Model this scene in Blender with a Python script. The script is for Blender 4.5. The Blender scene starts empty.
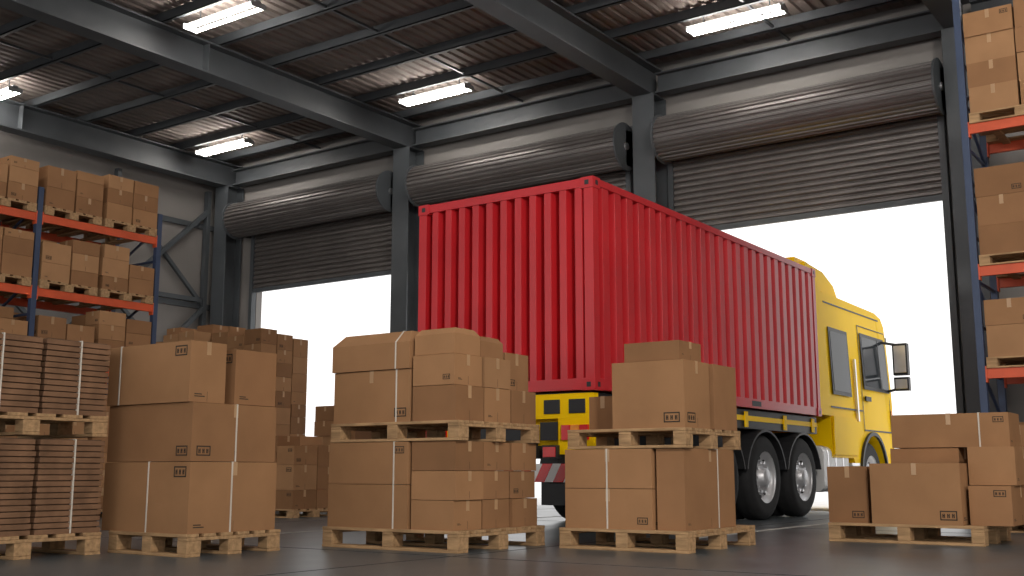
import bpy, math, random
from mathutils import Vector
random.seed(7)
sc=bpy.context.scene
try:
    sc.view_settings.view_transform='Standard'
    sc.view_settings.look='None'
except Exception: pass

# ---------------------------------------------------------------- materials
def mat(name,col,rough=.6,metal=0,var=.12,scale=3,bump=0,bscale=40,stretch=None,emit=None,spec=.5,objvar=0):
    m=bpy.data.materials.new(name); m.use_nodes=True
    nt=m.node_tree; N=nt.nodes; L=nt.links
    b=N['Principled BSDF']
    b.inputs['Roughness'].default_value=rough; b.inputs['Metallic'].default_value=metal
    b.inputs['Specular IOR Level'].default_value=spec
    tc=N.new('ShaderNodeTexCoord'); mp=N.new('ShaderNodeMapping')
    L.new(tc.outputs['Object'],mp.inputs['Vector'])
    if stretch: mp.inputs['Scale'].default_value=stretch
    no=N.new('ShaderNodeTexNoise'); no.inputs['Scale'].default_value=scale; no.inputs['Detail'].default_value=6
    L.new(mp.outputs['Vector'],no.inputs['Vector'])
    cr=N.new('ShaderNodeValToRGB')
    cr.color_ramp.elements[0].position=.3; cr.color_ramp.elements[1].position=.7
    cr.color_ramp.elements[0].color=(*[c*(1-var) for c in col],1)
    cr.color_ramp.elements[1].color=(*[min(1,c*(1+var)) for c in col],1)
    L.new(no.outputs['Fac'],cr.inputs['Fac'])
    out=cr.outputs['Color']
    if objvar:
        oi=N.new('ShaderNodeObjectInfo'); mr=N.new('ShaderNodeMapRange')
        mr.inputs['To Min'].default_value=1-objvar; mr.inputs['To Max'].default_value=1+objvar
        L.new(oi.outputs['Random'],mr.inputs['Value'])
        hs=N.new('ShaderNodeHueSaturation'); L.new(mr.outputs['Result'],hs.inputs['Value']); L.new(out,hs.inputs['Color']); out=hs.outputs['Color']
    L.new(out,b.inputs['Base Color'])
    if bump:
        n2=N.new('ShaderNodeTexNoise'); n2.inputs['Scale'].default_value=bscale; n2.inputs['Detail'].default_value=4
        L.new(mp.outputs['Vector'],n2.inputs['Vector'])
        bp=N.new('ShaderNodeBump'); bp.inputs['Strength'].default_value=bump; bp.inputs['Distance'].default_value=.02
        L.new(n2.outputs['Fac'],bp.inputs['Height']); L.new(bp.outputs['Normal'],b.inputs['Normal'])
    if emit:
        b.inputs['Emission Color'].default_value=(*emit[:3],1)
        b.inputs['Emission Strength'].default_value=emit[3]
    return m
CARD=[mat('cardboard_%d'%i,c,.75,0,.08,2.5,.05,60,objvar=.09,spec=.15) for i,c in enumerate([(.325,.172,.082),(.285,.147,.070),(.36,.196,.096),(.25,.127,.060)])]
TAPE=mat('packing_tape',(.42,.26,.14),.3)
SEAM=mat('box_seam_gap',(.10,.055,.03),.9)
INK=mat('black_ink',(.03,.02,.012),.8)
STRAP=mat('plastic_strap',(.58,.53,.46),.4)
WOOD=mat('pallet_wood',(.38,.235,.12),.8,0,.3,4,.2,60,stretch=(1,6,6),spec=.2)
FLAT=mat('flat_cardboard',(.19,.103,.058),.85,0,.25,5,spec=.2)
RED=mat('container_red_paint',(.50,.016,.022),.33,0,.10,1.2,.04,26,spec=.45)
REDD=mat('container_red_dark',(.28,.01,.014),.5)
YEL=mat('truck_yellow_paint',(.96,.60,.003),.4,0,.03,1,spec=.06)
BLK=mat('black_plastic',(.02,.02,.022),.5)
TIRE=mat('tire_rubber',(.014,.014,.015),.8,0,.2,10)
RIM=mat('wheel_rim_steel',(.62,.62,.64),.42,.55)
CHR=mat('brushed_steel',(.7,.7,.72),.3,.9)
GLASS=mat('dark_window_glass',(.03,.035,.04),.1,0,.05,1,spec=.12)
WHT=mat('white_reflective',(.75,.75,.75),.4)
LRED=mat('tail_light_red',(.6,.01,.01),.2)
LORG=mat('marker_orange',(.8,.25,.01),.2)
STEEL=mat('painted_structural_steel',(.06,.066,.072),.5,0,.15,1.5)
STEELC=mat('painted_column_steel',(.07,.078,.085),.5,0,.15,1.5)
SHUT=mat('roller_shutter_metal',(.15,.135,.127),.42,.4,.12,1.5)
SHUT2=mat('roller_drum_metal',(.14,.127,.121),.42,.4,.12,1.5)
ORNG=mat('rack_beam_orange',(.60,.085,.025),.45)
BLUE=mat('rack_upright_blue',(.035,.055,.11),.5)
LAMP=mat('lamp_tube',(1,1,1),.5,emit=(1,.95,.89,50))
LAMPH=mat('lamp_housing',(.35,.35,.35),.4)
WALLM=mat('wall_cladding',(.22,.203,.190),.7,0,.08,.6)
OUTM=mat('outside_concrete',(.8,.8,.8),.9)

# ---------------------------------------------------------------- mesh builder
class MB:
    def __init__(s): s.v=[];s.f=[];s.m=[];s.mats=[];s.sm=[]
    def mi(s,m):
        if m not in s.mats: s.mats.append(m)
        return s.mats.index(m)
    def add(s,vs,fs,m,smooth=False):
        o=len(s.v); s.v+=[tuple(p) for p in vs]; k=s.mi(m)
        for f in fs: s.f.append([i+o for i in f]); s.m.append(k); s.sm.append(smooth)
    def box(s,x0,x1,y0,y1,z0,z1,m):
        vs=[(x,y,z) for z in (z0,z1) for x,y in ((x0,y0),(x1,y0),(x1,y1),(x0,y1))]
        s.add(vs,[(3,2,1,0),(4,5,6,7),(0,1,5,4),(1,2,6,5),(2,3,7,6),(3,0,4,7)],m)
    def bar(s,p,q,w,m,h=None):
        p=Vector(p);q=Vector(q);d=(q-p).normalized();h=h or w
        u=d.cross(Vector((0,0,1)))
        if u.length<.01:u=Vector((1,0,0))
        u.normalize();w2=u.cross(d)
        vs=[]
        for c in (p,q):
            for a,b in((-1,-1),(1,-1),(1,1),(-1,1)): vs.append(c+u*a*w/2+w2*b*h/2)
        s.add(vs,[(3,2,1,0),(4,5,6,7),(0,1,5,4),(1,2,6,5),(2,3,7,6),(3,0,4,7)],m)
    def prism(s,pts,ax,a,b,m):
        def mk(p,t):
            return {0:(t,p[0],p[1]),1:(p[0],t,p[1]),2:(p[0],p[1],t)}[ax]
        n=len(pts);vs=[mk(p,a) for p in pts]+[mk(p,b) for p in pts]
        fs=[list(range(n-1,-1,-1)),list(range(n,2*n))]+[(i,(i+1)%n,n+(i+1)%n,n+i) for i in range(n)]
        s.add(vs,fs,m)
    def lathe(s,c,prof,m,ax=0,n=40,smooth=True):
        vs=[];
        for (t,r) in prof:
            for i in range(n):
                a=2*math.pi*i/n;u,w=r*math.cos(a),r*math.sin(a)
                vs.append({0:(c[0]+t,c[1]+u,c[2]+w),1:(c[0]+u,c[1]+t,c[2]+w),2:(c[0]+u,c[1]+w,c[2]+t)}[ax])
        fs=[]
        for k in range(len(prof)-1):
            for i in range(n):
                fs.append((k*n+i,k*n+(i+1)%n,(k+1)*n+(i+1)%n,(k+1)*n+i))
        s.add(vs,fs,m,smooth)
    def cyl(s,c,r,l,m,ax=0,n=24):
        s.lathe(c,[(-l/2,.0001),(-l/2,r),(-l/2,r),(l/2,r),(l/2,r),(l/2,.0001)],m,ax,n,False)
    def obj(s,name,bevel=0,parent=None,recalc=True,seg=2):
        me=bpy.data.meshes.new(name); me.from_pydata(s.v,[],s.f)
        for m in s.mats: me.materials.append(m)
        for p,k,q in zip(me.polygons,s.m,s.sm): p.material_index=k; p.use_smooth=q
        me.update()
        if recalc:
            import bmesh
            bm=bmesh.new();bm.from_mesh(me);bmesh.ops.recalc_face_normals(bm,faces=bm.faces);bm.to_mesh(me);bm.free()
        o=bpy.data.objects.new(name,me); sc.collection.objects.link(o)
        if bevel:
            b=o.modifiers.new('bevel','BEVEL'); b.width=bevel;b.segments=seg;b.limit_method='ANGLE'; b.angle_limit=math.radians(40)
        if parent: o.parent=parent
        return o
def empty(name,loc=(0,0,0)):
    e=bpy.data.objects.new(name,None); sc.collection.objects.link(e); e.empty_display_size=.3; return e

# ---------------------------------------------------------------- room
b=MB(); b.box(-25.2,9,-8,21.2,-.2,0,mat('tmp',(.1,.1,.1)))
fl=b.obj('floor')
m=bpy.data.materials.new('polished_concrete'); m.use_nodes=True; nt=m.node_tree;N=nt.nodes;L=nt.links; bs=N['Principled BSDF']
tc=N.new('ShaderNodeTexCoord'); n1=N.new('ShaderNodeTexNoise'); n1.inputs['Scale'].default_value=.8; n1.inputs['Detail'].default_value=9; n1.inputs['Roughness'].default_value=.65
L.new(tc.outputs['Object'],n1.inputs['Vector'])
cr=N.new('ShaderNodeValToRGB'); cr.color_ramp.elements[0].position=.3;cr.color_ramp.elements[0].color=(.058,.069,.076,1);cr.color_ramp.elements[1].position=.72;cr.color_ramp.elements[1].color=(.100,.115,.124,1)
L.new(n1.outputs['Fac'],cr.inputs['Fac']); L.new(cr.outputs['Color'],bs.inputs['Base Color'])
mr=N.new('ShaderNodeMapRange'); mr.inputs['To Min'].default_value=.22; mr.inputs['To Max'].default_value=.44; L.new(n1.outputs['Fac'],mr.inputs['Value']); L.new(mr.outputs['Result'],bs.inputs['Roughness'])
fl.data.materials[0]=m
jm=MB()
JM=mat('floor_joint',(.03,.03,.03),.9)
for x in (-18,-12.5,-6.2,0.2): jm.box(x,x+.015,-8,20.9,0,.002,JM)
for y in (3,7.9,14.5): jm.box(-25,9,y,y+.015,0,.002,JM)
jm.obj('trim_1')
LINE=mat('floor_paint_line',(.45,.45,.42),.6,0,.4,6)
jm=MB(); jm.box(-5.7,-5.58,11.5,20.8,.0005,.003,LINE); jm.box(-10.3,-10.18,9,20.8,.0005,.003,LINE); jm.obj('floor_marking')
b=MB(); b.box(-60,60,21.2,90,-.2,-.01,OUTM); b.obj('ground_outside')

# ceiling with ribs
b=MB()
CEIL=mat('ceiling_sheet',(.185,.155,.138),.75,0,.18,1.6,.5,16,stretch=(2.0,.6,1),spec=.2)
pts=[];x=-25.2
while x<9:
    pts+= [(x,9.66),(x+.12,9.66),(x+.15,9.70),(x+.22,9.70)]; x+=.25
n=len(pts); vs=[(p[0],-8,p[1]) for p in pts]+[(p[0],21.2,p[1]) for p in pts]
b.add(vs,[(i,i+1,n+i+1,n+i) for i in range(n-1)],CEIL)
b.box(-25.2,9,-8,21.2,9.74,9.85,CEIL)
b.obj('ceiling',recalc=False)
# walls
def wall_with_doors():
    b=MB(); y0,y1=20.9,21.1
    doors=[(-23.4,-18.15),(-17.1,-11.45),(-10.30,-4.82)]
    xs=[-25.2]+[v for d in doors for v in d]+[9]
    for i in range(0,len(xs),2): b.box(xs[i],xs[i+1],y0,y1,0,7.45,WALLM)
    b.box(-25.2,9,y0,y1,7.45,9.66,WALLM)
    b.box(-25,9,20.86,20.9,8.3,8.35,STEELC)
    return b.obj('wall_front')
wall_with_doors()
b=MB(); b.box(-25.2,-25,-8,20.9,0,9.66,WALLM); 
for z in (2.5,5.3,7.6): b.box(-25,-24.92,-8,20.9,z,z+.15,STEELC)
b.obj('wall_left')
b=MB(); b.box(9,9.2,13,20.9,0,9.66,WALLM); b.box(9,9.2,-8,13,5.6,9.66,WALLM); b.box(9,9.2,-8,-3,0,5.6,WALLM); b.obj('wall_right')  # out of view; opening added to let directional light in from the right

def ibeam(b,p0,p1,ax,h,w,m,t=.03,tw=.02):
    if ax==1:
        x,z=p0[0],p0[2]
        b.box(x-w/2,x+w/2,p0[1],p1[1],z,z+t,m);b.box(x-w/2,x+w/2,p0[1],p1[1],z+h-t,z+h,m);b.box(x-tw/2,x+tw/2,p0[1],p1[1],z+t,z+h-t,m)
    if ax==0:
        y,z=p0[1],p0[2]
        b.box(p0[0],p1[0],y-w/2,y+w/2,z,z+t,m);b.box(p0[0],p1[0],y-w/2,y+w/2,z+h-t,z+h,m);b.box(p0[0],p1[0],y-tw/2,y+tw/2,z+t,z+h-t,m)
    if ax==2:
        x,y=p0[0],p0[1]
        b.box(x-w/2,x+w/2,y-h/2,y-h/2+t,p0[2],p1[2],m);b.box(x-w/2,x+w/2,y+h/2-t,y+h/2,p0[2],p1[2],m);b.box(x-tw/2,x+tw/2,y-h/2+t,y+h/2-t,p0[2],p1[2],m)
COLX=[-24.30,-17.58,-10.74,-4.28]
for x in COLX:
    b=MB(); ibeam(b,(x,20.55,.03),(x,20.55,8.78),2,.6,.52,STEELC,.035,.03)
    b.box(x-.30,x+.30,20.22,20.88,0,.03,STEELC)
    b.obj('steel_column',.004)
for x in COLX+[2.2]:
    b=MB(); ibeam(b,(x,-8,8.78),(x,20.88,8.78),1,.68,.42,STEEL,.04,.03)
    for y in (2,8,14): b.box(x-.2,x+.2,y,y+.02,8.82,9.42,STEEL)
    b.obj('roof_beam',.004)
b=MB(); y=-7.5
while y<20.6:
    b.box(-25,9,y,y+.02,9.46,9.66,STEEL); b.box(-25,9,y,y+.09,9.46,9.48,STEEL); y+=1.45
b.obj('roof_purlins')
b=MB()
for x in [-21.1,-14.35,-7.7,-1]: b.box(x,x+.05,-8,20.9,9.50,9.55,STEEL)
b.obj('roof_sag_rods')
b=MB()
for i in range(3): ibeam(b,(COLX[i]+.23,20.55,8.82),(COLX[i+1]-.23,20.55,8.82),0,.45,.3,STEEL,.03,.02)
ibeam(b,(-4.05,20.55,8.82),(1.97,20.55,8.82),0,.45,.3,STEEL,.03,.02)
b.obj('eave_beam')
b=MB()
for y0,y1 in ((14,17.2),(17.3,20.2)):
    for z0,z1 in ((2.6,5.3),(5.4,8.1)):
        b.bar((-24.8,y0,z0),(-24.8,y1,z1),.12,STEELC);b.bar((-24.86,y0,z1),(-24.86,y1,z0),.10,STEELC)
    b.box(-24.91,-24.75,y1-.05,y1+.07,0,8.7,STEELC)
b.box(-24.91,-24.75,-8,20.1,5.46,5.58,STEELC)
b.obj('wall_bracing')
def lamp(x0,x1,y):
    b=MB(); b.box(x0,x1,y-.06,y+.06,9.33,9.40,LAMPH)
    for dy in (-.13,.13): b.cyl(((x0+x1)/2,y+dy,9.29),.034,x1-x0-.06,LAMP,0,10)
    b.box(x0,x0+.03,y-.17,y+.17,9.25,9.36,LAMPH);b.box(x1-.03,x1,y-.17,y+.17,9.25,9.36,LAMPH)
    for x in (x0+.3,x1-.3): b.box(x,x+.02,y-.01,y+.01,9.4,9.68,STEEL)
    b.obj('ceiling_lamp')
for c,y in ((-15.9,13.1),(-23.9,13.1),(-15.35,18.85),(-22.6,18.85),(-7.95,18.85),(-8,13.1),(-1,13.1),(-1,18.9),(-8,7),(-16,7),(0,7),(-8,1),(0,1),(-16,1)):
    lamp(c-.98,c+.98,y)

def roller(x0,x1,d0,d1,nm):
    b=MB()
    z=5.8; prof=[]
    while z<7.45:
        prof+=[(20.81,z),(20.76,z+.03),(20.76,z+.085),(20.81,z+.12)]; z+=.13
    n=len(prof); vs=[(x0-.05,p[0],p[1]) for p in prof]+[(x1+.05,p[0],p[1]) for p in prof]
    b.add(vs,[(i,i+1,n+i+1,n+i) for i in range(n-1)],SHUT)
    b.box(x0-.05,x1+.05,20.76,20.83,5.70,5.81,STEELC)
    for x in (x0-.12,x1+.0): b.box(x,x+.12,20.72,20.88,0,7.4,STEELC)
    nseg=28; pr=[]
    for i in range(nseg):
        a=2*math.pi*i/nseg
        for da,r in ((0,.458),(.35,.458),(.5,.488),(.85,.488)):
            aa=a+da*2*math.pi/nseg; pr.append((20.32+r*math.cos(aa),7.72+r*math.sin(aa)))
    b.prism(pr,0,d0+.04,d1-.04,SHUT2)
    for x in (d0,d1-.04):
        b.lathe((x+.02,20.32,7.72),[(-.02,.001),(-.02,.53),(.02,.53),(.02,.001)],STEELC,0,32,False)
        b.cyl((x+.02,20.32,7.72),.08,.10,CHR)
        b.box(x,x+.04,20.32,20.88,7.3,8.1,STEELC)
    b.box(d0,d1,20.70,20.85,8.12,8.20,SHUT)
    b.obj(nm,0,recalc=False)
roller(-10.30,-4.82,-10.34,-4.62,'roller_door')
roller(-17.1,-11.45,-17.08,-11.20,'roller_door')
roller(-23.4,-18.15,-23.72,-17.96,'roller_door')

# ---------------------------------------------------------------- container
def container():
    X0,X1,Y0,Y1,Z0,Z1=-9.45,-6.7,11.29,19.05,1.705,4.33
    b=MB(); r=.13
    D0,D1=.15,.012
    def corr_y(xf,sgn,ya,yb,n):
        p=(yb-ya)/n; pts=[]
        for i in range(n):
            y=ya+i*p
            pts+=[(xf-sgn*D0,y),(xf-sgn*D0,y+p*.26),(xf-sgn*D1,y+p*.38),(xf-sgn*D1,y+p*.88)]
        pts.append((xf-sgn*D0,yb)); return pts
    def sheet(pts,z0,z1):
        n=len(pts); b.add([(x,y,z0) for x,y in pts]+[(x,y,z1) for x,y in pts],[(i,i+1,n+i+1,n+i) for i in range(n-1)],RED)
    sheet(corr_y(X1,1,Y0+r,Y1-r,24),Z0+.12,Z1-.09)
    sheet(corr_y(X0,-1,Y0+r,Y1-r,24),Z0+.12,Z1-.09)
    for yf,s in ((Y0,-1),(Y1,1)):
        n=11;w=X1-X0-2*r;p=w/n;pts=[]
        for i in range(n):
            x=X0+r+i*p; pts+=[(x,yf-s*D0),(x+p*.24,yf-s*D0),(x+p*.40,yf-s*D1),(x+p*.84,yf-s*D1)]
        pts.append((X1-r,yf-s*D0)); sheet(pts,Z0+.12,Z1-.09)
    for x in (X0,X1-r):
        for y in (Y0,Y1-r): b.box(x,x+r,y,y+r,Z0+.14,Z1-.14,RED)
        b.box(x+.01,x+r-.01,Y0+r,Y1-r,Z0+.01,Z0+.15,RED); b.box(x+.0,x+r-.0,Y0+r,Y1-r,Z1-.10,Z1-.01,RED)
    for y in (Y0,Y1-r):
        b.box(X0+r,X1-r,y+.01,y+r-.01,Z0+.01,Z0+.15,RED); b.box(X0+r,X1-r,y+.0,y+r-.0,Z1-.12,Z1-.01,RED)
    for x in (X0-.01,X1-.17):
        for y in (Y0-.01,Y1-.17):
            for z in (Z0,Z1-.14):
                b.box(x,x+.18,y,y+.18,z,z+.14,RED)
                xs=x-.003 if x<X0 else x+.18
                b.box(xs,xs+.003,y+.06,y+.12,z+.04,z+.10,BLK)
                ys=y-.003 if y<Y0 else y+.18
                b.box(x+.06,x+.12,ys,ys+.003,z+.04,z+.10,BLK)
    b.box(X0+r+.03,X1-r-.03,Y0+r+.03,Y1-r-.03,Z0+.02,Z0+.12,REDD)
    b.box(X0+.05,X1-.05,Y0+.05,Y1-.05,Z1-.06,Z1-.03,RED)
    for yc in (14.1,16.2):
        b.box(X1-.012,X1-.008,yc-.18,yc+.18,Z0+.04,Z0+.12,BLK)
    b.obj('shipping_container',.008)
container()

# ---------------------------------------------------------------- truck
T=empty('truck')
def chassis():
    b=MB(); X0,X1=-9.4,-6.75
    for x in (-8.75,-7.55): b.box(x,x+.14,11.45,22.8,.95,1.35,BLK)
    for y in (12.2,13.6,15.7,17.4,19.3,20.6): b.box(-8.7,-7.5,y,y+.15,1.0,1.3,BLK)
    b.box(X0+.1,X1-.1,11.4,19.1,1.48,1.70,BLK)
    b.box(X1-.16,X1-.06,11.4,19.1,1.40,1.69,BLK)
    b.box(X1-.06,X1-.05,11.4,19.1,1.52,1.60,YEL)
    b.box(X0+.06,X0+.16,11.4,19.1,1.40,1.69,BLK)
    for y in (12.5,14.2,15.9,17.5,18.8): b.box(X1-.05,X1-.03,y,y+.12,1.42,1.66,YEL)
    b.box(X0,X1,11.33,11.45,1.38,1.68,YEL)
    for i in range(7): b.box(X0+.15+i*.36,X0+.38+i*.36,11.318,11.33,1.44,1.61,BLK)
    b.box(X0,X0+.5,11.33,11.6,.95,1.38,YEL); b.box(X1-.5,X1,11.33,11.6,.95,1.38,YEL)
    b.box(X0+.5,X1-.5,11.42,11.55,.98,1.38,YEL)
    b.box(-8.5,-7.6,11.36,11.42,1.05,1.30,BLK)
    for i,mm in enumerate((LRED,LORG,LRED)):
        for sx in (0,1):
            x=X0+.06+i*.13 if sx==0 else X1-.18-i*.13
            b.box(x,x+.12,11.30,11.33,1.12,1.30,mm)
    for x in (-8.55,-7.75,-7.45): b.box(x,x+.22,11.27,11.42,.90,1.06,BLK); b.box(x+.02,x+.20,11.26,11.27,.92,1.04,LRED)
    b.box(-7.5,-7.25,11.31,11.33,1.12,1.34,BLK)
    b.box(X0,X1,11.25,11.37,.62,.84,WHT)
    n=10;w=(X1-X0)/n
    for i in range(n):
        x=X0+i*w
        b.prism([(x,.62),(x+w*.55,.62),(x+w,.84),(x+w*.45,.84)],1,11.244,11.25,LRED)
    for x in (-8.9,-7.4): b.box(x,x+.14,11.35,11.5,.6,1.0,BLK)
    b.box(X0+.1,X0+.75,14.05,14.08,.25,1.25,BLK); b.box(X1-.75,X1-.1,14.05,14.08,.25,1.25,BLK)
    for y in (14.95,16.6,18.25): b.cyl((-8.08,y,.66),.12,2.3,BLK)
    b.cyl((-8.08,22.1,.66),.09,2.3,BLK)
    for side in (0,1):
        xa,xb=((X1-.62,X1+.02) if side else (X0-.02,X0+.62))
        for yc in (14.95,16.6,18.25):
            outer=[];inner=[]
            for i in range(13):
                a=math.radians(10+i*160/12)
                outer.append((yc+.80*math.cos(a),.66+.74*math.sin(a)));inner.append((yc+.765*math.cos(a),.66+.705*math.sin(a)))
            b.prism(outer+inner[::-1],0,xa,xb,BLK)
    return b.obj('chassis',.008,T)
chassis()
def wheel(xo,yc,side,dual,nm):
    b=MB()
    def one(off):
        s=side
        pr=[(-.0,.40),(.0,.50),(.0-.0,.58),(-.03,.63),(-.06,.655),(-.14,.66),(-.18,.655),(-.22,.66),(-.30,.655),(-.33,.63),(-.36,.58),(-.36,.40),(-.34,.36)]
        b.lathe((xo-s*off,yc,.66),[(s*t,rr) for t,rr in pr],TIRE,0,48)
        rim=[(-.0,.40),(-.015,.405),(-.03,.38),(-.05,.355),(-.11,.335),(-.13,.28),(-.09,.20),(-.07,.15),(.0,.14),(.02,.12),(.02,.001)] if (off==0) else [(0,.37),(-.1,.33),(-.1,.001)]
        b.lathe((xo-s*off,yc,.66),[(s*t,rr) for t,rr in rim],RIM if off==0 else BLK,0,40)
    one(0)
    if dual: one(.37)
    for i in range(10):
        a=2*math.pi*i/10; b.cyl((xo-side*.09,yc+.235*math.cos(a),.66+.235*math.sin(a)),.024,.08,CHR,0,8)
        a+=math.pi/10; b.cyl((xo-side*.118,yc+.30*math.cos(a),.66+.30*math.sin(a)),.030,.03,BLK,0,10)
    b.obj(nm,0,T)
k=1
for y in (14.95,16.6,18.25):
    wheel(-6.76,y,1,True,'wheel_%d'%k);k+=1
    wheel(-9.40,y,-1,True,'wheel_%d'%k);k+=1
wheel(-6.80,22.1,1,False,'wheel_7');wheel(-9.36,22.1,-1,False,'wheel_8')
def cab():
    b=MB(); XL,XR=-9.38,-6.76
    arc=[(22.1+.80*math.cos(math.radians(a)),.66+.80*math.sin(math.radians(a))) for a in range(180,-1,-15)]
    prof=[(19.75,1.0),(20.9,1.0),(21.2,.66)]+arc[1:-1]+[(22.95,.45),(23.52,.45),(23.56,.8),(23.56,1.5),(23.56,2.1),(23.55,2.45),(23.50,3.45),(23.46,3.76),(23.30,3.92),(22.9,4.0),(19.75,4.04)]
    b.prism(prof,0,XL,XR,YEL)
    def fq(y0,z0,y1,z1,xa,xb,m,off=.012):
        b.add([(xa,y0+off,z0),(xb,y0+off,z0),(xb,y1+off,z1),(xa,y1+off,z1)],[(0,1,2,3)],m)
    fq(23.55,2.50,23.50,3.36,XL+.12,XR-.12,GLASS)
    for i in range(5): b.box(XL+.4,XR-.4,23.54,23.58,.95+i*.2,1.07+i*.2,BLK)
    for x in (XL+.1,XR-.45): b.box(x,x+.35,23.54,23.59,.6,.85,WHT)
    b.box(XL+.06,XR-.06,23.46,23.80,3.46,3.57,BLK)
    for side in (0,1):
        def P(pts,m,t=.012,base=0):
            if side: b.prism(pts,0,XR+base,XR+base+t,m)
            else: b.prism(pts,0,XL-base-t,XL-base,m)
        P([(21.75,2.35),(23.40,2.35),(23.37,3.30),(23.28,3.47),(21.75,3.47)],BLK,.012)
        P([(21.82,2.42),(23.33,2.42),(23.30,3.27),(23.23,3.40),(21.82,3.40)],GLASS,.016)
        P([(22.82,2.40),(22.86,2.40),(22.86,3.42),(22.82,3.42)],BLK,.02)
        P([(19.9,2.15),(20.95,2.15),(20.95,3.4),(19.9,3.4)],BLK,.012)
        P([(19.97,2.22),(20.88,2.22),(20.88,3.33),(19.97,3.33)],GLASS,.016)
        for y in (21.65,23.43): P([(y,1.55),(y+.025,1.55),(y+.025,3.6),(y,3.6)],BLK,.004)
        P([(21.65,1.53),(23.45,1.53),(23.45,1.56),(21.65,1.56)],BLK,.004)
        P([(21.65,3.6),(23.4,3.6),(23.4,3.62),(21.65,3.62)],BLK,.004)
        P([(21.75,2.12),(22.08,2.12),(22.08,2.21),(21.75,2.21)],BLK,.03)
        P([(19.76,1.9),(21.6,1.9),(21.6,1.93),(19.76,1.93)],BLK,.004)
        P([(19.8,1.05),(21.1,1.05),(21.1,1.75),(19.8,1.75)],YEL,.03)
        P([(19.76,3.84),(23.1,3.84),(23.1,3.87),(19.76,3.87)],BLK,.004)
        P([(21.2,1.7),(21.27,1.7),(21.27,2.9),(21.2,2.9)],CHR,.04)
        o=[(22.1+.86*math.cos(math.radians(a)),.66+.86*math.sin(math.radians(a))) for a in range(0,181,12)]
        i_=[(22.1+.79*math.cos(math.radians(a)),.66+.79*math.sin(math.radians(a))) for a in range(0,181,12)]
        P(o+i_[::-1],BLK,.05)
        P([(23.25,.70),(23.54,.70),(23.54,.98),(23.3,.98)],WHT,.015)
        P([(23.3,1.02),(23.52,1.02),(23.52,1.12),(23.3,1.12)],LORG,.012)
        P([(23.44,1.7),(23.53,1.7),(23.53,2.0),(23.44,2.0)],LORG,.01)
        P([(22.95,.46),(23.50,.46),(23.52,.62),(22.93,.62)],BLK,.02)
    sp=[(19.3,4.05),(21.35,4.05),(21.15,4.25),(20.9,4.44),(20.4,4.60),(19.9,4.66),(19.3,4.66)]
    b.prism(sp,0,XL+.30,XR-.30,YEL)
    for xa in (XL+.10,XR-.20): b.prism([(19.28,4.03),(20.95,4.03),(20.75,4.28),(20.2,4.48),(19.28,4.54)],0,xa,xa+.10,YEL)
    for x in (XL+.7,-8.07,XR-.7): b.box(x-.08,x+.08,22.5,22.6,3.99,4.07,LORG)
    for xa in (XL,XR-.06): b.prism([(19.25,1.75),(19.8,1.75),(19.8,4.0),(19.25,4.2)],0,xa,xa+.06,YEL)
    for i,v in enumerate(b.v):
        x,y,z=v
        if z>2.3 :
            f=(z-2.3)*.045; c=-8.07; b.v[i]=(x-f*(1 if x>c else -1)*1.0,y,z)
    b.obj('cab',.03,T,seg=3)
    b=MB()
    for z in (.5,.85): b.box(XR-.35,XR+.02,20.75,21.2,z,z+.06,CHR); b.box(XL-.02,XL+.35,20.75,21.2,z,z+.06,CHR)
    b.obj('steps',.01,T)
    for side,xa in ((1,XR),(-1,XL)):
        b=MB()
        xm=xa+side*.30
        b.box(xm-.15,xm+.15,23.25,23.42,2.72,3.38,BLK); b.box(xm-.15,xm+.15,23.27,23.42,2.40,2.68,BLK)
        b.box(xm-.12,xm+.12,23.24,23.25,2.77,3.33,CHR); b.box(xm-.12,xm+.12,23.26,23.27,2.44,2.64,CHR)
        b.bar((xa-side*.12,23.1,3.42),(xm,23.34,3.34),.05,BLK); b.bar((xa-side*.05,23.3,2.38),(xm,23.34,2.46),.05,BLK)
        b.obj('mirror',.02,T,seg=3)
    for side in (1,-1):
        b=MB(); xa=(XR-.62 if side==1 else XL+.02); xb=xa+.6
        pts=[]
        for cx,cz,a0 in ((xb-.14,1.06,0),(xa+.14,1.06,90),(xa+.14,.54,180),(xb-.14,.54,270)):
            for a in range(a0,a0+91,18): pts.append((cx+.14*math.cos(math.radians(a)),cz+.14*math.sin(math.radians(a))))
        b.prism(pts,1,19.3,20.65,WHT)
        for y in (19.5,19.9,20.3): b.prism([((p[0]-(xa+.3))*1.03+xa+.3,(p[1]-.8)*1.03+.8) for p in pts],1,y,y+.06,CHR)
        b.obj('fuel_tank',.006,T)
    b=MB(); b.cyl((-8.9,19.45,2.6),.09,2.8,CHR,2); b.obj('exhaust_stack',0,T)
cab()

# ---------------------------------------------------------------- pallets & boxes
def pallet_into(b,x0,x1,y0,y1,z0,z1):
    H=z1-z0;t=H*.15
    n=6;L_=y1-y0;w=L_/n*.74
    for i in range(n):
        y=y0+i*(L_-w)/(n-1); b.box(x0,x1,y,y+w,z1-t,z1,WOOD)
    bw=.13
    for x in (x0,(x0+x1)/2-bw/2,x1-bw):
        b.box(x,x+bw,y0+.005,y1-.005,z1-2*t,z1-t-.001,WOOD)
        for y in (y0+.005,(y0+y1)/2-.08,y1-.165): b.box(x,x+bw,y,y+.16,z0+t,z1-2*t-.001,WOOD)
    for y in (y0,(y0+y1)/2-.08,y1-.16): b.box(x0,x1,y,y+.16,z0,z0+t-.001,WOOD)
def pallet(x0,x1,y0,y1,z0,z1):
    b=MB(); pallet_into(b,x0,x1,y0,y1,z0,z1); return b.obj('wooden_pallet',.004)
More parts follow.
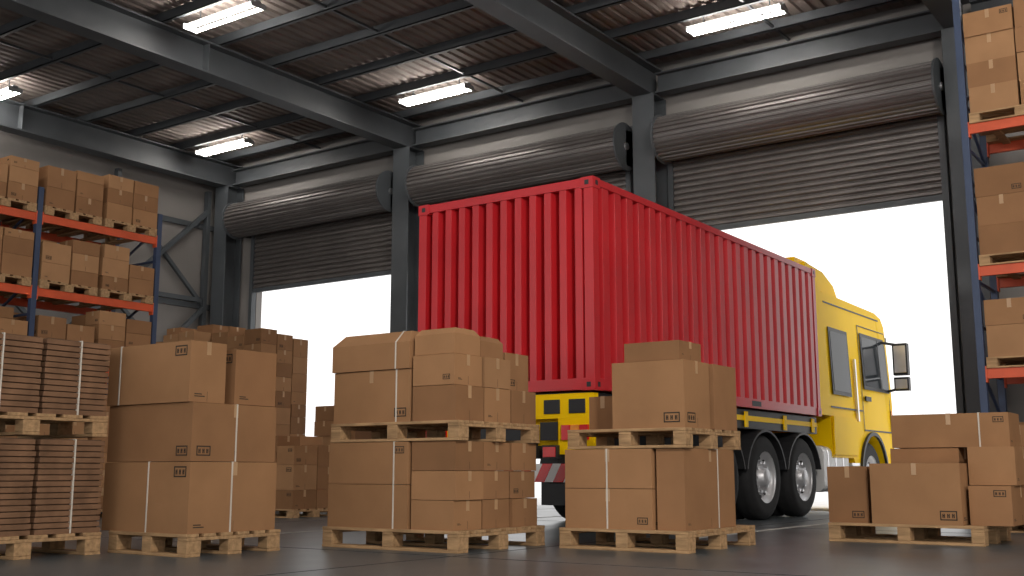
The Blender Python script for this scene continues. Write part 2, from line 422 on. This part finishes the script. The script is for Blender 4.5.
def carton_into(b,x0,x1,y0,y1,z0,z1,m,tape='x',labels=True,strap=None):
    b.box(x0,x1,y0,y1,z0,z1,m)
    e=.003; cx,cy=(x0+x1)/2,(y0+y1)/2; H=z1-z0
    tw=.025
    if tape=='x':
        b.box(x0-e,x1+e,cy-tw,cy+tw,z1+.0005,z1+.003,TAPE)
        for xx in (x1,x0-e): b.box(xx,xx+e,cy-tw,cy+tw,z1-min(.12,H*.35),z1+.003,TAPE)
        b.box(x1,x1+.0015,cy-.002,cy+.002,z0+.01,z0+min(.1,H*.3),SEAM)
    elif tape=='y':
        b.box(cx-tw,cx+tw,y0-e,y1+e,z1+.0005,z1+.003,TAPE)
        for yy in (y0-e,y1): b.box(cx-tw,cx+tw,yy,yy+e,z1-min(.12,H*.35),z1+.003,TAPE)
    if labels:
        s=min(.17,H*.3,(x1-x0)*.3)
        def ink(u0,v0,w,h,face):
            if face=='f': b.box(u0,u0+w,y0-.002,y0,v0,v0+h,INK)
            else: b.box(x1,x1+.002,u0,u0+w,v0,v0+h,INK)
        def label(u,v,face,kind):
            t=s*.07
            if kind==0:
                ink(u,v,s,t,face);ink(u,v+s*.5,s,t,face);ink(u,v,t,s*.5,face);ink(u+s-t,v,t,s*.5+t,face)
                for k in range(3):
                    ink(u+s*(.14+k*.28),v+s*.14,s*.06,s*.26,face);ink(u+s*(.23+k*.28),v+s*.14,s*.06,s*.26,face);ink(u+s*(.14+k*.28),v+s*.26,s*.13,s*.05,face)
            else:
                for k in range(2): ink(u,v+s*.12*k,s*(.7-.2*k),t*.8,face)
        if random.random()<.7: label(x1-s-.05,z1-s*.5-.05 if random.random()<.4 else z0+.05,'f',0)
        if (y1-y0)>.4: label(y0+.06,z0+.05,'r',random.choice([0,1,1]))
    if strap:
        for s_ in strap:
            if s_[0]=='x':
                x=s_[1]; b.box(x-.008,x+.008,y0-.005,y1+.005,z0,z1+.005,STRAP)
            else:
                y=s_[1]; b.box(x0-.005,x1+.005,y-.008,y+.008,z0,z1+.005,STRAP)
def carton(x0,x1,y0,y1,z0,z1,mi=None,**k):
    b=MB(); carton_into(b,x0,x1,y0,y1,z0,z1,CARD[mi if mi is not None else random.choice([0,0,1,2])],**k)
    return b.obj('cardboard_box',.006)
# --- B
pallet(-9.12,-8.0,6.45,7.56,0,.2)
carton(-9.26,-8.02,6.47,7.50,.2,.83,0,tape='x',strap=[('x',-8.6),('y',6.95)])
carton(-9.24,-8.02,6.47,7.47,.835,1.36,1,tape='x',strap=[('y',6.98)])
carton(-9.26,-8.06,6.45,6.86,1.365,1.92,0,tape='x',strap=[('x',-9.08)])
carton(-8.75,-8.03,6.95,7.46,1.365,1.88,3,tape='y')
# --- C
pallet(-8.08,-6.35,8.2,9.66,0,.2)
pallet(-8.02,-6.37,8.22,9.6,1.035,1.225)
for z0,z1 in ((.2,.62),(.625,1.03)): carton(-8.03,-6.98,8.22,9.55,z0,z1,0,labels=z0>.4,strap=[('x',-7.16)])
for j in range(3):
    ya=8.24+j*.46
    for i,(z0,z1) in enumerate(((.2,.475),(.48,.75),(.755,1.03))):
        d=random.uniform(-.02,.02); carton(-6.95,-6.42+d,ya,ya+.44,z0,z1,random.choice([0,1,2,3]),tape='x',labels=(i+j)%3==0)
carton(-8.0,-6.98,8.24,9.55,1.225,1.74,0,tape='y',labels=True,strap=[('x',-7.16)])
def chamf(x0,x1,y0,y1,z0,z1,mi,c=.1,straps=()):
    b=MB(); m=CARD[mi]; h=z1-c
    b.box(x0,x1,y0,y1,z0,h,m)
    vs=[(x0,y0,h),(x1,y0,h),(x1,y1,h),(x0,y1,h),(x0+c*.6,y0+c,z1),(x1-c*.6,y0+c,z1),(x1-c*.6,y1-c,z1),(x0+c*.6,y1-c,z1)]
    b.add(vs,[(0,1,5,4),(1,2,6,5),(2,3,7,6),(3,0,4,7),(4,5,6,7)],m)
    b.box(x0+c*.6,x1-c*.6,(y0+y1)/2-.025,(y0+y1)/2+.025,z1,z1+.003,TAPE)
    for x in straps:
        b.box(x-.008,x+.008,y0-.005,y0,z0,h,STRAP); b.bar((x,y0-.003,h),(x,y0+c,z1+.003),.016,STRAP,.006); b.box(x-.008,x+.008,y0+c,y1-c,z1,z1+.005,STRAP)
    return b.obj('cardboard_box',.006)
chamf(-8.02,-6.98,8.22,9.5,1.745,2.13,0,.12,(-7.16,))
for j in range(3):
    ya=8.24+j*.46
    carton(-6.95,-6.42,ya,ya+.44,1.225,1.56,[3,0,1][j],tape='x',labels=j==1)
    if j<2: carton(-6.95,-6.44+.02*j,ya,ya+.44,1.565,1.86,[0,2][j],tape='x',labels=j==0)
    else: carton(-6.95,-6.5,ya,ya+.42,1.565,1.95,1,tape='x')
chamf(-6.95,-6.46,8.26,8.68,1.865,2.12,0,.06); chamf(-6.95,-6.5,8.74,9.12,1.865,2.08,1,.05)
# --- D
pallet(-6.0,-4.6,9.38,10.95,0,.2)
pallet(-5.92,-4.62,9.42,10.7,.965,1.155)
carton(-5.95,-4.98,9.42,10.3,.2,.58,0,tape='y',labels=True,strap=[('x',-5.47)])
carton(-5.95,-4.98,9.42,10.3,.585,.96,0,tape='y',labels=False,strap=[('x',-5.47)])
carton(-4.95,-4.66,9.46,10.6,.2,.96,1,tape='x',strap=[('y',10.2)])
carton(-5.9,-5.0,10.35,10.9,.2,.95,3)
carton(-5.86,-5.54,9.75,10.3,1.155,1.50,3,tape='y',labels=False)
carton(-5.42,-4.64,9.46,10.02,1.155,1.80,0,tape='x')
carton(-4.98,-4.62,10.08,10.62,1.155,1.80,1,tape='y',labels=False)
carton(-5.30,-4.70,9.50,9.98,1.806,1.99,3,tape='x')
# --- E
pallet(-4.2,-2.6,12.0,13.25,0,.2)
carton(-4.22,-3.78,12.1,12.62,.2,.80,3,tape='y',labels=True)
carton(-3.72,-2.80,12.0,12.6,.2,.83,0,tape='y')
carton(-2.76,-2.35,12.15,13.1,.2,.60,1,tape='x')
carton(-3.68,-2.95,12.66,13.2,.2,1.0,1,tape='x')
carton(-2.78,-2.32,12.3,13.2,.605,1.0,0,tape='x')
carton(-3.65,-2.42,12.64,13.2,1.006,1.37,0,tape='y',strap=[('x',-2.72)])
# --- A : bundles of flat cardboard
def bundle(x0,x1,y0,y1,z0,z1):
    b=MB(); z=z0; t=.052
    while z+t<=z1+.001:
        d=random.uniform(-.006,.006); e=random.uniform(-.006,.006)
        b.box(x0+d,x1+d,y0+e,y1+e,z,z+t*.82,FLAT)
        b.box(x0+.02,x1-.02,y0+.02,y1-.02,z+t*.82,z+t,SEAM)
        z+=t
    ym=(y0+y1)/2+.02
    b.box(x0-.012,x1+.012,ym-.007,ym+.007,z0,z+.003,STRAP)
    xm=(x0+x1)/2; b.box(xm-.007,xm+.007,y0-.012,y1+.012,z0,z+.003,STRAP)
    b.obj('cardboard_sheet_bundle',.003)
for z0,zt,z1 in ((0,.2,1.04),(1.06,1.25,1.95)):
    pallet(-10.2,-8.98,4.75,6.28,z0,zt)
    for ya,yb in ((4.8,5.58),(5.62,6.27)):
        bundle(-9.56,-9.0,ya,yb,zt,z1); bundle(-10.17,-9.60,ya,yb,zt,z1)

# --- generic stacks
def stack(b,x0,x1,y0,y1,z0,z1,cw=.55,ch=.42,ragged=.25,pal=True):
    z=z0
    if pal: pallet_into(b,x0,x1,y0,y1,z,z+.14); z+=.14
    nx=max(1,round((x1-x0)/cw)); ny=max(1,round((y1-y0)/cw))
    for i in range(nx):
        for j in range(ny):
            zz=z; top=z1-(random.random()*ragged*(z1-z0))
            a=x0+i*(x1-x0)/nx;c=y0+j*(y1-y0)/ny
            while zz<top-.12:
                h=min(random.uniform(.75,1.15)*ch,z1-zz)
                if h<.1:break
                g=random.uniform(.005,.03);g2=random.uniform(.005,.03)
                carton_into(b,a+g,a+(x1-x0)/nx-.008,c+g2,c+(y1-y0)/ny-.008,zz,zz+h-.004,random.choice(CARD),tape=random.choice('xy'),labels=random.random()<.4)
                zz+=h
def bg(x0,x1,y0,y1,z1,**k):
    b=MB(); stack(b,x0,x1,y0,y1,0,z1,**k); b.obj('pallet_of_boxes')
bg(-14.7,-13.4,12.9,14.0,1.35,ragged=.3,cw=.45,ch=.36)
bg(-17.9,-16.4,14.8,16.1,3.55,ragged=.04,ch=.33,cw=.48)
bg(-19.7,-18.2,14.6,16.0,3.8,ragged=.10,ch=.36)
bg(-15.3,-14.2,15.2,16.4,2.2,ragged=.2,ch=.36)
bg(-16.8,-15.2,12.6,13.8,1.8,ragged=.2,ch=.36)
bg(-21.6,-19.9,14.6,16.0,3.6,ragged=.15)

# ---------------------------------------------------------------- racks
def rack(name,axis,a0,nb,bl,d0,d1,levels,top,loads,seed):
    random.seed(seed)
    b=MB()
    def bx(u0,u1,v0,v1,z0,z1,m):
        if axis=='y': b.box(v0,v1,u0,u1,z0,z1,m)
        else: b.box(u0,u1,v0,v1,z0,z1,m)
    def br(u,v0,z0,v1,z1,m):
        if axis=='y': b.bar((v0,u,z0),(v1,u,z1),.035,m)
        else: b.bar((u,v0,z0),(u,v1,z1),.035,m)
    for i in range(nb+1):
        u=a0+i*bl
        for v in (d0,d1-.09):
            bx(u-.045,u+.045,v,v+.09,0.01,top,BLUE); bx(u-.08,u+.08,v-.03,v+.12,0,.01,BLUE)
        z=.2;k=0
        while z+.6<top:
            if k%2: br(u,d0+.05,z,d1-.05,z+.6,BLUE)
            else: br(u,d1-.05,z,d0+.05,z+.6,BLUE)
            bx(u-.015,u+.015,d0+.05,d1-.05,z-.02,z+.02,BLUE)
            z+=.6;k+=1
    for z in levels:
        for i in range(nb):
            u0=a0+i*bl+.045;u1=a0+(i+1)*bl-.045
            for v in (d0+.01,d1-.06): bx(u0,u1,v,v+.05,z-.13,z,ORNG)
            for v in (d0,d1-.09):
                for uu in (u0,u1-.02): bx(uu-.0,uu+.02,v-.005,v+.095,z-.18,z+.03,ORNG)
            n=5
            for k in range(n):
                uc=u0+(k+.5)*(u1-u0)/n; bx(uc-.05,uc+.05,d0+.06,d1-.06,z-.03,z-.001,WOOD)
    b.obj(name,.003)
    b=MB()
    for (z,h) in loads:
        for i in range(nb):
            u0=a0+i*bl+.07;u1=a0+(i+1)*bl-.07;um=(u0+u1)/2
            for ua,ub in ((u0,um-.03),(um+.03,u1)):
                hh=h*random.uniform(.85,1.0)
                if axis=='y': stack(b,d0+.05,d1+.02,ua,ub,z,z+hh,cw=.42,ch=.30,ragged=.25)
                else: stack(b,ua,ub,d0-.02,d1-.05,z,z+hh,cw=.52,ch=.42,ragged=.2)
    b.obj('shelf_boxes')
rack('pallet_rack','y',7.42,2,2.29,-17.3,-16.0,(2.45,3.62,4.82),5.25,((.0,2.1),(2.45,.95),(3.62,.98),(4.82,.95)),3)
rack('pallet_rack','x',-3.15,2,2.7,15.0,16.2,(2.05,3.38,5.3),7.2,((.0,1.6),(2.05,1.1),(3.38,1.5),(5.3,1.7)),5)

# ---------------------------------------------------------------- light, world, camera
w=bpy.data.worlds.new('World'); sc.world=w; w.use_nodes=True
bg_=w.node_tree.nodes['Background']; bg_.inputs['Color'].default_value=(1,.99,.98,1); bg_.inputs['Strength'].default_value=1.45
def area_fill(name,loc,target,sx,sy,e,col=(1,.94,.86)):
    l=bpy.data.lights.new(name,'AREA'); l.shape='RECTANGLE'; l.size=sx;l.size_y=sy;l.energy=e;l.color=col
    o=bpy.data.objects.new(name,l); o.location=loc
    o.rotation_euler=(Vector(target)-Vector(loc)).to_track_quat('-Z','Y').to_euler(); sc.collection.objects.link(o)
area_fill('added_fill',(4.5,1.5,7.5),(-7,13,1.5),1.2,.8,1000)  # unseen fill light added at right rear to brighten the interior
cam=bpy.data.cameras.new('camera'); co=bpy.data.objects.new('camera',cam); sc.collection.objects.link(co)
cam.sensor_width=36; cam.lens=1100/1024*36; cam.clip_end=300
co.location=(0,0,.74); co.rotation_euler=(math.radians(99.5),0,math.radians(35)); sc.camera=co
